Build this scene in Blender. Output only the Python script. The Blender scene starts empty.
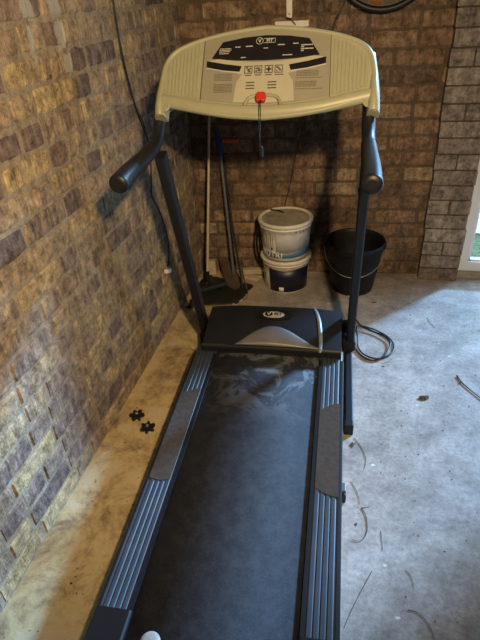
import bpy, bmesh, math, random
from mathutils import Vector, Matrix
random.seed(7)
SC = bpy.context.scene
COL = SC.collection
R = math.radians
PI = math.pi

# ------------------------------------------------------------------ mesh helper
class MB:
    def __init__(s):
        s.v = []; s.f = []; s.sm = []; s.tint = []
    def add(s, vs, fs, smooth=False, tint=(.5, .5, .5)):
        b = len(s.v)
        s.v += [tuple(v) for v in vs]
        for f in fs:
            s.f.append([b + i for i in f]); s.sm.append(smooth); s.tint.append(tint)
        return s
    def box(s, c, d, rot=None, bev=0.0, tint=(.5, .5, .5)):
        hx, hy, hz = d[0] / 2, d[1] / 2, d[2] / 2
        if bev <= 0:
            vs = [Vector((x * hx, y * hy, z * hz)) for z in (-1, 1) for y in (-1, 1) for x in (-1, 1)]
            fs = [(0, 2, 3, 1), (4, 5, 7, 6), (0, 1, 5, 4), (2, 6, 7, 3), (0, 4, 6, 2), (1, 3, 7, 5)]
        else:
            bm = bmesh.new(); bmesh.ops.create_cube(bm, size=1)
            for v in bm.verts: v.co = Vector((v.co.x * d[0], v.co.y * d[1], v.co.z * d[2]))
            bmesh.ops.bevel(bm, geom=bm.edges[:], offset=min(bev, .45 * min(d)), segments=2, affect='EDGES', profile=.6)
            vs = [v.co.copy() for v in bm.verts]; fs = [[v.index for v in f.verts] for f in bm.faces]
            bm.free()
        if rot is not None: vs = [rot @ v for v in vs]
        c = Vector(c)
        return s.add([v + c for v in vs], fs, False, tint)
    def tube(s, pts, r, n=14, cap=True, sx=1.0, sq=False, up=None):
        pts = [Vector(p) for p in pts]; m = len(pts)
        rr = r if isinstance(r, (list, tuple)) else [r] * m
        tan = []
        for i in range(m):
            a = pts[max(i - 1, 0)]; b = pts[min(i + 1, m - 1)]
            tan.append((b - a).normalized())
        nrm = Vector(up) if up else (Vector((1, 0, 0)) if abs(tan[0].x) < .8 else Vector((0, 0, 1)))
        vs = []
        for i in range(m):
            t = tan[i]; nrm = (nrm - t * nrm.dot(t)).normalized(); bi = t.cross(nrm)
            for k in range(n):
                a = 2 * PI * k / n
                vs.append(pts[i] + (nrm * math.cos(a) * sx + bi * math.sin(a)) * rr[i])
        fs = [(i * n + k, i * n + (k + 1) % n, (i + 1) * n + (k + 1) % n, (i + 1) * n + k) for i in range(m - 1) for k in range(n)]
        s.add(vs, fs, True)
        if cap:
            b = len(vs)
            s.add([vs[k] for k in range(n)], [list(range(n))[::-1]])
            s.add([vs[(m - 1) * n + k] for k in range(n)], [list(range(n))])
        return s
    def lathe(s, prof, c=(0, 0, 0), n=40, smooth=True, rot=None, a0=0, a1=2 * PI):
        c = Vector(c); full = abs(a1 - a0 - 2 * PI) < 1e-6
        cnt = n if full else n + 1
        vs = []
        for r, z in prof:
            for k in range(cnt):
                a = a0 + (a1 - a0) * k / n
                v = Vector((r * math.cos(a), r * math.sin(a), z))
                if rot is not None: v = rot @ v
                vs.append(v + c)
        fs = []
        for i in range(len(prof) - 1):
            for k in range(n):
                k2 = (k + 1) % cnt
                fs.append((i * cnt + k, i * cnt + k2, (i + 1) * cnt + k2, (i + 1) * cnt + k))
        return s.add(vs, fs, smooth)
    def prism(s, poly, h0, h1, fn, smooth=False):
        """poly in 2D, extruded between h0 and h1; fn maps (x,y,h) to 3D"""
        n = len(poly)
        vs = [fn(x, y, h0) for x, y in poly] + [fn(x, y, h1) for x, y in poly]
        fs = [list(range(n))[::-1], [n + i for i in range(n)]]
        fs += [(i, (i + 1) % n, n + (i + 1) % n, n + i) for i in range(n)]
        return s.add(vs, fs, smooth)
    def build(s, name, mat, parent=None, smooth_angle=None, bevel=None, attr=False, fix=True):
        me = bpy.data.meshes.new(name)
        me.from_pydata([tuple(v) for v in s.v], [], s.f)
        for p, sm in zip(me.polygons, s.sm): p.use_smooth = sm
        if attr:
            ca = me.color_attributes.new('tint', 'FLOAT_COLOR', 'CORNER')
            for p, t in zip(me.polygons, s.tint):
                for li in p.loop_indices: ca.data[li].color = (t[0], t[1], t[2], 1)
        if fix:
            bm = bmesh.new(); bm.from_mesh(me); bmesh.ops.recalc_face_normals(bm, faces=bm.faces[:]); bm.to_mesh(me); bm.free()
        me.materials.append(mat)
        o = bpy.data.objects.new(name, me); COL.objects.link(o)
        if parent: o.parent = parent
        if bevel:
            m = o.modifiers.new('b', 'BEVEL'); m.width = bevel; m.segments = 3; m.limit_method = 'ANGLE'; m.angle_limit = R(35)
        return o

def empty(name, loc=(0, 0, 0), rz=0):
    o = bpy.data.objects.new(name, None); COL.objects.link(o); o.location = loc; o.rotation_euler = (0, 0, rz); o.empty_display_size = .1
    return o
def tag(o, label=None, cat=None, group=None, kind=None):
    if label: o['label'] = label
    if cat: o['category'] = cat
    if group: o['group'] = group
    if kind: o['kind'] = kind
    return o

# ------------------------------------------------------------------ materials
def lin(c):
    return tuple((x / 12.92 if x <= .04045 else ((x + .055) / 1.055) ** 2.4) for x in c)
class NT:
    def __init__(s, name):
        s.m = bpy.data.materials.new(name); s.m.use_nodes = True
        s.t = s.m.node_tree; s.b = s.t.nodes['Principled BSDF']; s.o = s.t.nodes['Material Output']
    def n(s, typ, **kw):
        nd = s.t.nodes.new(typ)
        for k, v in kw.items():
            if k.startswith('i_'):
                nd.inputs[k[2:].replace('_', ' ')].default_value = v
            else: setattr(nd, k, v)
        return nd
    def l(s, a, b): s.t.links.new(a, b)
    def co(s, scale=(1, 1, 1), kind='Object'):
        tc = s.n('ShaderNodeTexCoord'); mp = s.n('ShaderNodeMapping'); mp.inputs['Scale'].default_value = scale
        s.l(tc.outputs[kind], mp.inputs['Vector']); return mp.outputs['Vector']
    def noise(s, vec, sc, det=4, rough=.55, dist=0):
        nd = s.n('ShaderNodeTexNoise'); nd.inputs['Scale'].default_value = sc; nd.inputs['Detail'].default_value = det
        nd.inputs['Roughness'].default_value = rough; nd.inputs['Distortion'].default_value = dist
        s.l(vec, nd.inputs['Vector']); return nd.outputs['Fac']
    def ramp(s, fac, stops, interp='LINEAR'):
        nd = s.n('ShaderNodeValToRGB'); cr = nd.color_ramp; cr.interpolation = interp
        while len(cr.elements) > 1: cr.elements.remove(cr.elements[-1])
        cr.elements[0].position = stops[0][0]
        c = stops[0][1]; cr.elements[0].color = (*c, 1) if isinstance(c, tuple) else (c, c, c, 1)
        for p, c in stops[1:]:
            e = cr.elements.new(p); e.color = (*c, 1) if isinstance(c, tuple) else (c, c, c, 1)
        s.l(fac, nd.inputs['Fac']); return nd.outputs['Color']
    def mix(s, fac, a, b, mode='MIX'):
        nd = s.n('ShaderNodeMix'); nd.data_type = 'RGBA'; nd.blend_type = mode
        for inp, v in ((nd.inputs['Factor'], fac), (nd.inputs[6], a), (nd.inputs[7], b)):
            if hasattr(v, 'is_linked') or hasattr(v, 'links'): s.l(v, inp)
            elif isinstance(v, (int, float)): inp.default_value = v if inp.type == 'VALUE' else (v, v, v, 1)
            else: inp.default_value = (*v, 1)
        return nd.outputs[2]
    def math(s, op, a, b=0):
        nd = s.n('ShaderNodeMath'); nd.operation = op
        for inp, v in ((nd.inputs[0], a), (nd.inputs[1], b)):
            if isinstance(v, (int, float)): inp.default_value = v
            else: s.l(v, inp)
        return nd.outputs[0]
    def bump(s, h, strength=.3, dist=.002):
        nd = s.n('ShaderNodeBump'); nd.inputs['Strength'].default_value = strength; nd.inputs['Distance'].default_value = dist
        s.l(h, nd.inputs['Height']); s.l(nd.outputs['Normal'], s.b.inputs['Normal'])
    def base(s, c):
        if isinstance(c, tuple): s.b.inputs['Base Color'].default_value = (*c, 1)
        else: s.l(c, s.b.inputs['Base Color'])

def simple(name, c, rough=.5, metal=0, spec=.5, var=.12, sc=30, bump=0, dust=None):
    t = NT(name); v = t.co()
    f = t.noise(v, sc, 5)
    col = t.ramp(f, [(.25, tuple(x * (1 - var) for x in c)), (.75, tuple(min(1, x * (1 + var)) for x in c))])
    if dust:
        g = t.noise(v, 9, 6, .7); g = t.ramp(g, [(.5, 0.0), (.75, dust[1])]); col = t.mix(g, col, dust[0])
    t.base(col); t.b.inputs['Roughness'].default_value = rough; t.b.inputs['Metallic'].default_value = metal
    t.b.inputs['Specular IOR Level'].default_value = spec
    if bump: t.bump(t.noise(v, sc * 6, 3), bump, .001)
    return t.m

def brick_mat(name, stops, streak, bump=.7, plaster=None, MC=((.12, .087, .06), (.075, .053, .036), (.17, .128, .088))):
    """fired brick: per-brick tone from the tint attribute, blotches, drag marks"""
    t = NT(name); v = t.co()
    a = t.n('ShaderNodeAttribute'); a.attribute_name = 'tint'
    sp = t.n('ShaderNodeSeparateColor'); t.l(a.outputs['Color'], sp.inputs[0])
    nz = t.noise(t.co(tuple((1.9 if q > 20 else .55) for q in streak)), 8, 5, .7)
    fac = t.math('ADD', sp.outputs[0], t.math('MULTIPLY', t.math('SUBTRACT', nz, .5), 1.9))
    col = t.ramp(fac, stops)
    st = t.noise(t.co(streak), 1, 5, .7, .6)
    drag = t.ramp(st, [(.36, .30), (.5, .95), (.64, 1.5)])
    col = t.mix(t.math('MULTIPLY', sp.outputs[1], .6), col, t.mix(1, col, drag, 'MULTIPLY'))
    bl = t.noise(v, 30, 8, .8)
    col = t.mix(1, col, t.ramp(bl, [(.36, .36), (.5, .98), (.64, 1.6)]), 'MULTIPLY')
    wh = t.ramp(t.noise(v, 6, 9, .85), [(.52, 0.0), (.72, .5)])
    col = t.mix(wh, col, (.36, .31, .25))
    col = t.mix(sp.outputs[2], col, t.mix(.8, MC[0], t.ramp(bl, [(.38, MC[1]), (.62, MC[2])])))
    if plaster is not None:
        col = plaster(t, col)
    t.base(col); t.b.inputs['Roughness'].default_value = .93; t.b.inputs['Specular IOR Level'].default_value = .2
    h = t.math('ADD', st, t.math('MULTIPLY', t.noise(v, 90, 4, .7), .8))
    t.bump(h, bump, .006)
    return t.m

def plaster_marks(t, col):
    # pale smears of old plaster high on the wall, thin upright strokes
    v = t.co(); sp = t.n('ShaderNodeSeparateXYZ'); t.l(v, sp.inputs[0])
    nz = t.noise(v, 22, 5, .7)
    tot = None
    for (y0, y1, z0, z1) in [(1.39, 1.455, 1.385, 1.47), (1.40, 1.425, 1.28, 1.38), (1.53, 1.60, 1.385, 1.50), (1.545, 1.60, 1.30, 1.38), (1.555, 1.61, 1.235, 1.295)]:
        my = t.math('SUBTRACT', (y1 - y0) / 2, t.math('ABSOLUTE', t.math('SUBTRACT', sp.outputs[1], (y0 + y1) / 2)))
        mz = t.math('SUBTRACT', (z1 - z0) / 2, t.math('ABSOLUTE', t.math('SUBTRACT', sp.outputs[2], (z0 + z1) / 2)))
        d = t.math('MINIMUM', my, mz)
        d = t.math('ADD', d, t.math('MULTIPLY', t.math('SUBTRACT', nz, .5), .05))
        tot = d if tot is None else t.math('MAXIMUM', tot, d)
    f = t.ramp(tot, [(0, 0.0), (.006, .8)])
    return t.mix(f, col, (.42, .42, .38))

C_LEFT = [(0.0, (.15, .112, .098)), (.25, (.215, .158, .128)), (.5, (.29, .215, .15)), (.75, (.37, .28, .165)), (1.0, (.43, .32, .17))]
C_BACK = [(0.0, (.10, .07, .05)), (.3, (.17, .11, .072)), (.6, (.235, .155, .10)), (.85, (.28, .205, .125)), (1.0, (.33, .25, .16))]
C_PIER = [(0.0, (.17, .14, .12)), (.4, (.23, .195, .165)), (.7, (.29, .25, .21)), (1.0, (.36, .31, .25))]
M_brickL = brick_mat('rustic_brick_left', C_LEFT, (6, 55, 7), 1.0, plaster_marks, MC=((.30, .245, .175), (.18, .14, .095), (.42, .35, .255)))
M_brickB = brick_mat('rustic_brick_back', C_BACK, (110, 6, 9), .8)
M_brickP = brick_mat('rustic_brick_pier', C_PIER, (50, 6, 9), .8)

def mortar_mat(name, c):
    t = NT(name); v = t.co(); f = t.noise(v, 40, 5, .7)
    t.base(t.ramp(f, [(.3, tuple(x * .6 for x in c)), (.7, tuple(x * 1.15 for x in c))]))
    t.b.inputs['Roughness'].default_value = .97; t.bump(t.noise(v, 160, 4, .7), .9, .003); return t.m
M_mortarL = mortar_mat('pale_mortar', (.29, .23, .165))
M_mortarB = mortar_mat('brown_mortar', (.12, .082, .055))

def floor_mat():
    t = NT('worn_concrete'); v = t.co()
    big = t.noise(v, 1.6, 6, .65); mid = t.noise(v, 9, 6, .7); fine = t.noise(v, 70, 6, .75)
    col = t.ramp(mid, [(.32, (.25, .22, .20)), (.5, (.37, .335, .31)), (.66, (.48, .445, .42))])
    col = t.mix(1, col, t.ramp(big, [(.35, .68), (.65, 1.15)]), 'MULTIPLY')
    col = t.mix(1, col, t.ramp(fine, [(.34, .74), (.5, 1.0), (.66, 1.2)]), 'MULTIPLY')
    # brown damp stains and dark specks
    st = t.ramp(t.noise(v, 4.3, 7, .75, .8), [(.57, 0.0), (.72, .6)])
    col = t.mix(st, col, (.17, .115, .065))
    # mottled yellow-brown tint, stronger towards the foot of the left wall
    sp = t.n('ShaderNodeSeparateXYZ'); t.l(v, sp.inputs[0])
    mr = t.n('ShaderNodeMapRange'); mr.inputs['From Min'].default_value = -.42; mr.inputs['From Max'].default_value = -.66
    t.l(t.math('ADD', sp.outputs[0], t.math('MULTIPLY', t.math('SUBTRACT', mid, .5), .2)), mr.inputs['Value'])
    yellow_tint = t.ramp(t.noise(v, 6, 9, .8, .4), [(.36, (.14, .09, .045)), (.44, (.34, .235, .11)), (.52, (.52, .39, .175)), (.60, (.56, .46, .28)), (.68, (.48, .43, .34))])
    col = t.mix(t.math('MULTIPLY', mr.outputs[0], .85), col, yellow_tint)
    vo = t.n('ShaderNodeTexVoronoi'); vo.inputs['Scale'].default_value = 26; t.l(v, vo.inputs['Vector'])
    sk = t.ramp(t.math('ADD', vo.outputs['Distance'], t.math('MULTIPLY', fine, .5)), [(.22, .6), (.26, 0.0)])
    col = t.mix(sk, col, (.09, .075, .06))
    # flecks of white paint
    v2 = t.n('ShaderNodeTexVoronoi'); v2.inputs['Scale'].default_value = 7.5; t.l(t.co((1, 1.6, 1)), v2.inputs['Vector'])
    wf = t.ramp(t.math('ADD', v2.outputs['Distance'], t.math('MULTIPLY', fine, .18)), [(.125, .85), (.15, 0.0)])
    col = t.mix(wf, col, (.72, .72, .70))
    t.base(col); t.b.inputs['Roughness'].default_value = .68; t.b.inputs['Specular IOR Level'].default_value = .35
    t.bump(t.math('ADD', mid, t.math('MULTIPLY', fine, .5)), .45, .004)
    return t.m
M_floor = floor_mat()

def belt_mat():
    t = NT('dusty_belt'); v = t.co()
    fine = t.noise(v, 260, 3, .8); mid = t.noise(v, 26, 6, .75)
    col = t.ramp(fine, [(.3, (.006, .007, .010)), (.7, (.027, .029, .037))])
    d = t.ramp(mid, [(.42, 0.0), (.68, .32)])
    col = t.mix(d, col, (.07, .073, .085))
    # scuffed bare dust clouds close to the motor hood
    sp = t.n('ShaderNodeSeparateXYZ'); t.l(v, sp.inputs[0])
    mr = t.n('ShaderNodeMapRange'); mr.inputs['From Min'].default_value = .14; mr.inputs['From Max'].default_value = .42
    t.l(sp.outputs[1], mr.inputs['Value'])
    cl = t.ramp(t.noise(v, 7, 8, .72, .7), [(.50, 0.0), (.56, .75)])
    col = t.mix(t.math('MULTIPLY', t.math('MULTIPLY', cl, mr.outputs[0]), .62), col, (.22, .225, .25))
    t.base(col); t.b.inputs['Roughness'].default_value = .72; t.b.inputs['Specular IOR Level'].default_value = .3
    t.bump(fine, .5, .0015); return t.m
M_belt = belt_mat()
M_rail = simple('ribbed_rail_plastic', (.034, .044, .062), .5, dust=((.2, .18, .16), .15))
M_pad = simple('worn_grip_strip', (.060, .049, .041), .85, spec=.2, sc=60, var=.25, bump=.4)
M_black = simple('black_plastic', (.008, .008, .010), .45, spec=.4)
M_hood = simple('hood_plastic', (.010, .011, .015), .42, dust=((.12, .12, .12), .10))
M_steel = simple('black_powder_coat', (.009, .011, .016), .45, spec=.35)
M_foam = simple('foam_grip', (.007, .008, .009), .42, spec=.45, bump=.25, sc=50)
M_silver = simple('silver_paint', (.20, .19, .18), .42, metal=.4)
M_stripe = simple('grey_stripe', (.20, .235, .27), .35)
M_cream = simple('cream_plastic', (.32, .32, .215), .42, var=.04)
M_creamd = simple('greige_panel', (.27, .255, .195), .45, var=.05)
M_creaml = simple('pale_cream_plastic', (.42, .40, .30), .45, var=.04)
M_disp = simple('display_black', (.014, .014, .016), .25)
M_print = simple('dark_print', (.06, .055, .045), .6)
M_printg = simple('faint_grey_print', (.13, .12, .09), .6)
M_prints = simple('pale_print', (.50, .48, .42), .5)
M_red = simple('red_plastic', (.48, .03, .015), .4)
M_white = simple('white_plastic', (.80, .77, .68), .45, dust=((.35, .28, .2), .3))
M_lid = simple('dirty_lid', (.40, .36, .29), .6, sc=14, var=.35, dust=((.10, .08, .06), .8))
M_label = simple('pale_blue_grey_label', (.50, .50, .53), .5, dust=((.55, .45, .38), .5))
M_navy = simple('navy_label', (.008, .011, .028), .4)
M_blue = simple('blue_label', (.07, .20, .34), .5)
M_bluet = simple('blue_plastic', (.01, .04, .16), .4)
M_bucket = simple('black_rubber', (.006, .007, .010), .5, spec=.35, dust=((.04, .035, .035), .25))
M_wire = simple('galvanised_wire', (.42, .42, .40), .35, metal=.8)
M_pole = simple('pale_metal_pole', (.62, .54, .42), .4, metal=.2)
M_grey = simple('grey_metal_tube', (.20, .21, .23), .35, metal=.5)
M_orange = simple('orange_plastic', (.75, .26, .08), .5)
M_redgrip = simple('faded_red_grip', (.62, .12, .06), .5)
M_rust = simple('brown_rusted_steel', (.085, .058, .042), .65, sc=14, var=.4)
M_cable = simple('black_cable', (.01, .01, .011), .45)
M_frame = simple('white_upvc', (.82, .86, .90), .35, var=.03)
M_sill = simple('weathered_sill', (.34, .31, .26), .7, sc=20, var=.3)
M_stone = simple('cream_offcut', (.50, .44, .31), .8, sc=25, var=.2)
M_leaf = simple('dead_leaf', (.085, .065, .05), .9, sc=40, var=.4)
M_twig = simple('dry_twig', (.03, .024, .021), .9, sc=60, var=.4)
M_ceil = simple('dark_low_bounce', (.07, .052, .04), .9)  # unseen ceiling, lintel and walls: tone kept dark to cut bounced light
M_lamp = simple('lamp_white', (.7, .68, .62), .5)
M_grass = None
def grass():
    t = NT('grass'); v = t.co(); f = t.noise(v, 30, 6, .8)
    t.base(t.ramp(f, [(.38, (.03, .06, .012)), (.5, (.10, .15, .045)), (.62, (.26, .29, .11))])); t.b.inputs['Roughness'].default_value = .9
    t.bump(f, 1, .02); return t.m
M_grass = grass()
M_patio = simple('pale_paving', (.62, .64, .66), .8, sc=6)
def glass():
    t = NT('pane_glass'); tr = t.n('ShaderNodeBsdfTransparent'); gl = t.n('ShaderNodeBsdfGlossy'); gl.inputs['Roughness'].default_value = .02
    lw = t.n('ShaderNodeLayerWeight'); lw.inputs['Blend'].default_value = .5; fr = t.math('ADD', t.math('MULTIPLY', t.math('POWER', lw.outputs['Facing'], 5.0), .9), .035); mx = t.n('ShaderNodeMixShader')
    tr.inputs['Color'].default_value = (.93, .97, .97, 1)
    t.l(fr, mx.inputs[0]); t.l(tr.outputs[0], mx.inputs[1]); t.l(gl.outputs[0], mx.inputs[2]); t.l(mx.outputs[0], t.o.inputs['Surface'])
    return t.m
M_glass = glass()

# ------------------------------------------------------------------ camera
cd = bpy.data.cameras.new('camera'); cam = bpy.data.objects.new('camera', cd); COL.objects.link(cam)
F = 514.524
cd.sensor_fit = 'HORIZONTAL'; cd.sensor_width = 24.0; cd.lens = F / 480 * 24.0; cd.clip_start = .02
Mr = ((0.97534929, 0.07034181, -0.20915495), (0.21347402, -0.54080086, 0.81361125), (-0.05588029, -0.83820431, -0.54248586))
right = Vector((Mr[0][0], Mr[1][0], Mr[2][0])); up = -Vector((Mr[0][1], Mr[1][1], Mr[2][1])); back = -Vector((Mr[0][2], Mr[1][2], Mr[2][2]))
mw = Matrix((right, up, back)).transposed().to_4x4(); mw.translation = (0, 0, 1.43)
cam.matrix_world = mw
SC.camera = cam

# ------------------------------------------------------------------ room shell
COURSE = .0769
def brick_wall(name, p0, p1, z0, z1, mat, mmat, half=.12, depth=.0, warm=.5, seed=1, z_off=0.0, thick=.11, holes=(), jag=.0):
    """mortar bed slab + individually laid bricks; the room side is to the right of p0->p1"""
    rnd = random.Random(seed)
    p0 = Vector((*p0, 0)); p1 = Vector((*p1, 0)); L = (p1 - p0).length; d = (p1 - p0) / L; nrm = Vector((d.y, -d.x, 0))
    def P(s, h, z): return p0 + d * s + nrm * h + Vector((0, 0, z))
    m = MB()
    # slab
    m.prism([(0, z0), (L, z0), (L, z1), (0, z1)], -thick, -.0035, lambda x, y, h: P(x, h, y), False)
    for i in range(len(m.tint)): m.tint[i] = (.5, .5, 1.0)
    k = 0
    zz = z0
    while zz < z1 - .01:
        h = min(COURSE, z1 - zz)
        s = -(.1125 if k % 2 else 0) - rnd.uniform(0, .03) - (.05 if seed % 2 else 0)
        while s < L:
            w = .102 if rnd.random() < half else .215
            w += rnd.uniform(-.004, .004)
            a = max(s + .005, 0); b = min(s + w + .005, L); s += w + .010
            if b - a < .012: continue
            if any(a < hx1 and b > hx0 and zz < hz1 and zz + h > hz0 for hx0, hx1, hz0, hz1 in holes): continue
            zb = zz + .0055 + rnd.uniform(-.0015, .0015); zt = zz + h - .0055 + rnd.uniform(-.0015, .0015)
            j = lambda q=.0022: rnd.uniform(-q, q)
            pr = rnd.uniform(-.002, .0022)
            e = .004
            # a brick whose arrises are slightly broken: rows of points along its length
            nseg = max(2, int((b - a) / .035))
            xs = [a + (b - a) * i / nseg for i in range(nseg + 1)]
            rows = []
            for x in xs:
                ex = e if x == xs[0] else (-e if x == xs[-1] else 0)
                jb = j(); jt = j()
                end = (x == xs[0] or x == xs[-1])
                rows.append([P(x, -.010, zb + jb), P(x + ex, pr - (.002 if not end else .004), zb + .001 + jb + (.0 if not end else .002)), P(x + ex * 1.2, pr + j(.001), zb + .008 + jb), P(x + ex * 1.2, pr + j(.001), zt - .008 + jt), P(x + ex, pr - (.002 if not end else .004), zt - .001 + jt - (.0 if not end else .002)), P(x, -.010, zt + jt)])
            vs = [q for r_ in rows for q in r_]; fs = []
            for i in range(nseg):
                for c in range(5):
                    fs.append((i * 6 + c, (i + 1) * 6 + c, (i + 1) * 6 + c + 1, i * 6 + c + 1))
            fs.append([0, 1, 2, 3, 4, 5]); fs.append([nseg * 6 + c for c in (5, 4, 3, 2, 1, 0)])
            m.add(vs, fs, False, (min(1, max(0, rnd.gauss(warm, .30 if p0.x == p1.x else .20))), rnd.random(), 0.0))
        zz += COURSE; k += 1
    o = m.build(name, mat, attr=True)
    tag(o, kind='structure'); return o

BL = (-.89, 2.67); BR = (.60, 2.7594)
brick_wall('wall_left', (-.89, -1.6), (-.89, 2.75), 0, 2.35, M_brickL, M_mortarL, half=.5, warm=.48, seed=3)
brick_wall('wall_back', BL, BR, 0, 2.35, M_brickB, M_mortarB, half=.15, warm=.45, seed=4)
# pier standing a little proud of the back wall
PX0, PX1, PY = .349, .556, 2.684
def pier():
    rnd = random.Random(11); m = MB()
    m.box(((PX0 + PX1) / 2 + .002, PY + .062, 1.175), (PX1 - PX0 - .010, .110, 2.35), tint=(.5, .5, 1.0))
    k = 0; z = .0
    while z < 2.3:
        x = PX0
        cuts = [PX0, PX1] if k % 3 != 2 else [PX0, PX0 + .105, PX1]
        if k == 2 : cuts = [PX0, PX0 + .104, PX1]
        for a, b in zip(cuts[:-1], cuts[1:]):
            jx = rnd.uniform(-.004, .004); t = (min(1, max(0, rnd.gauss(.5, .2))), rnd.random() * .6, 0.0)
            m.box(((a + b) / 2 + jx, PY + .055 + rnd.uniform(-.002, .002), z + COURSE / 2), (b - a - .005, .118, COURSE - .0065), bev=.003, tint=t)
        z += COURSE; k += 1
    o = m.build('wall_pier', M_brickP, attr=True); tag(o, kind='structure')
pier()
# patio door beside the pier: white frame, sill and glass
DX0, DX1, DY = .553, 2.06, 2.735
brick_wall('wall_back_right', (2.06, 2.77), (2.36, 2.77), 0, 2.35, M_brickB, M_mortarB, half=.15, warm=.45, seed=8)
def struct(name, mb, mat, **k):
    o = mb.build(name, mat, **k); tag(o, kind='structure'); return o
fr = MB()
fr.box((DX0 + .028, DY + .035, 1.06), (.056, .07, 2.04), bev=.006)
fr.box((DX1 - .028, DY + .035, 1.06), (.056, .07, 2.04), bev=.006)
fr.box(((DX0 + DX1) / 2, DY + .035, .068), (DX1 - DX0 - .10, .07, .056), bev=.006)
fr.box(((DX0 + DX1) / 2, DY + .035, 2.05), (DX1 - DX0 - .10, .07, .06), bev=.006)
door = struct('door_1', fr, M_frame)
bd = MB()
for a, b in ((DX0 + .05, DX1 - .05),):
    bd.box((a + .008, DY + .03, 1.06), (.016, .03, 1.93)); bd.box((b - .008, DY + .03, 1.06), (.016, .03, 1.93))
    bd.box(((a + b) / 2, DY + .03, .10), (b - a, .03, .012)); bd.box(((a + b) / 2, DY + .03, 2.02), (b - a, .03, .016))
bd.build('glazing_bead', M_frame, door)
for a, b in ((DX0 + .05, DX1 - .05),):
    MB().box(((a + b) / 2, DY + .045, 1.06), (b - a, .006, 1.95)).build('pane', M_glass, door)
struct('trim_1', MB().box(((DX0 + DX1) / 2, DY + .04, .0195), (DX1 - DX0, .11, .039), bev=.004), M_sill)
# metal jamb tab on the pier edge
MB().box((.546, DY - .056, .205), (.016, .004, .022), bev=.001).build('frame_bracket', M_grey, door)
struct('wall_lintel', MB().box(((DX0 + DX1) / 2, DY + .05, 2.215), (DX1 - DX0, .12, .27)), M_ceil)
struct('wall_right', MB().box((2.41, .55, 1.175), (.12, 4.4, 2.35)), M_ceil)
struct('wall_rear', MB().box((.76, -1.66, 1.175), (3.3, .12, 2.35)), M_ceil)
struct('ceiling', MB().box((.76, .55, 2.40), (3.5, 4.5, .10)), M_ceil)
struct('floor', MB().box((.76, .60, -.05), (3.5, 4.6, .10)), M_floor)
struct('ground_outside', MB().box((1.5, 3.15, -.07), (7, .50, .10)), M_grass)
struct('paving_outside', MB().box((1.5, 8.4, -.065), (14, 10.0, .10)), M_patio)

# ------------------------------------------------------------------ treadmill (local frame u right, v forward, z up)
TR = empty('treadmill', (-.30, 1.15, 0), R(2.4))
tag(TR, 'folding treadmill with black running belt, cream console and black foam handles', 'treadmill')
def dz(v): return .142 + .036 * v      # top of the side rails
V0, V1 = -.80, .86
def strip(poly, vs, zf=dz):
    """profile (u, dz) swept along v, following the incline"""
    m = MB(); n = len(poly); pts = []
    for v in vs:
        for u, h in poly: pts.append((u, v, zf(v) + h))
    fs = [(i * n + k, i * n + (k + 1) % n, (i + 1) * n + (k + 1) % n, (i + 1) * n + k) for i in range(len(vs) - 1) for k in range(n)]
    fs += [list(range(n))[::-1], [(len(vs) - 1) * n + k for k in range(n)]]
    return m.add(pts, fs)
lin_v = lambda a, b, n: [a + (b - a) * i / n for i in range(n + 1)]
# deck under the belt
strip([(-.212, -.045), (.212, -.045), (.212, -.014), (-.212, -.014)], [-.70, .80]).build('deck_board', M_black, TR)
# belt: loop round the rear roller and under
bp = []
rz = lambda v: dz(v) - .010
for v in lin_v(.78, -.76, 24): bp.append((v, rz(v)))
for i in range(1, 9):
    a = PI / 2 + PI * i / 9
    bp.append((-.76 + .028 * math.cos(a), rz(-.76) - .028 + .028 * math.sin(a)))
for v in lin_v(-.76, .78, 4): bp.append((v, rz(v) - .056))
m = MB(); vs = []
for v, z in bp: vs += [(-.209, v, z), (.209, v, z)]
m.add(vs, [(2 * i, 2 * i + 1, 2 * i + 3, 2 * i + 2) for i in range(len(bp) - 1)], True)
b = m.build('running_belt', M_belt, TR); sm = b.modifiers.new('s', 'SOLIDIFY'); sm.thickness = .002; sm.offset = -1
m = MB().tube([(-.215, -.76, rz(-.76) - .028), (.215, -.76, rz(-.76) - .028)], .0255, 20); m.build('roller', M_grey, TR)
# frame beams under the rails
for s in (-1, 1):
    strip([(s * .235, -.075), (s * .285, -.075), (s * .285, -.022), (s * .235, -.022)], [-.78, .82]).build('frame_beam', M_steel, TR)
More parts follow.
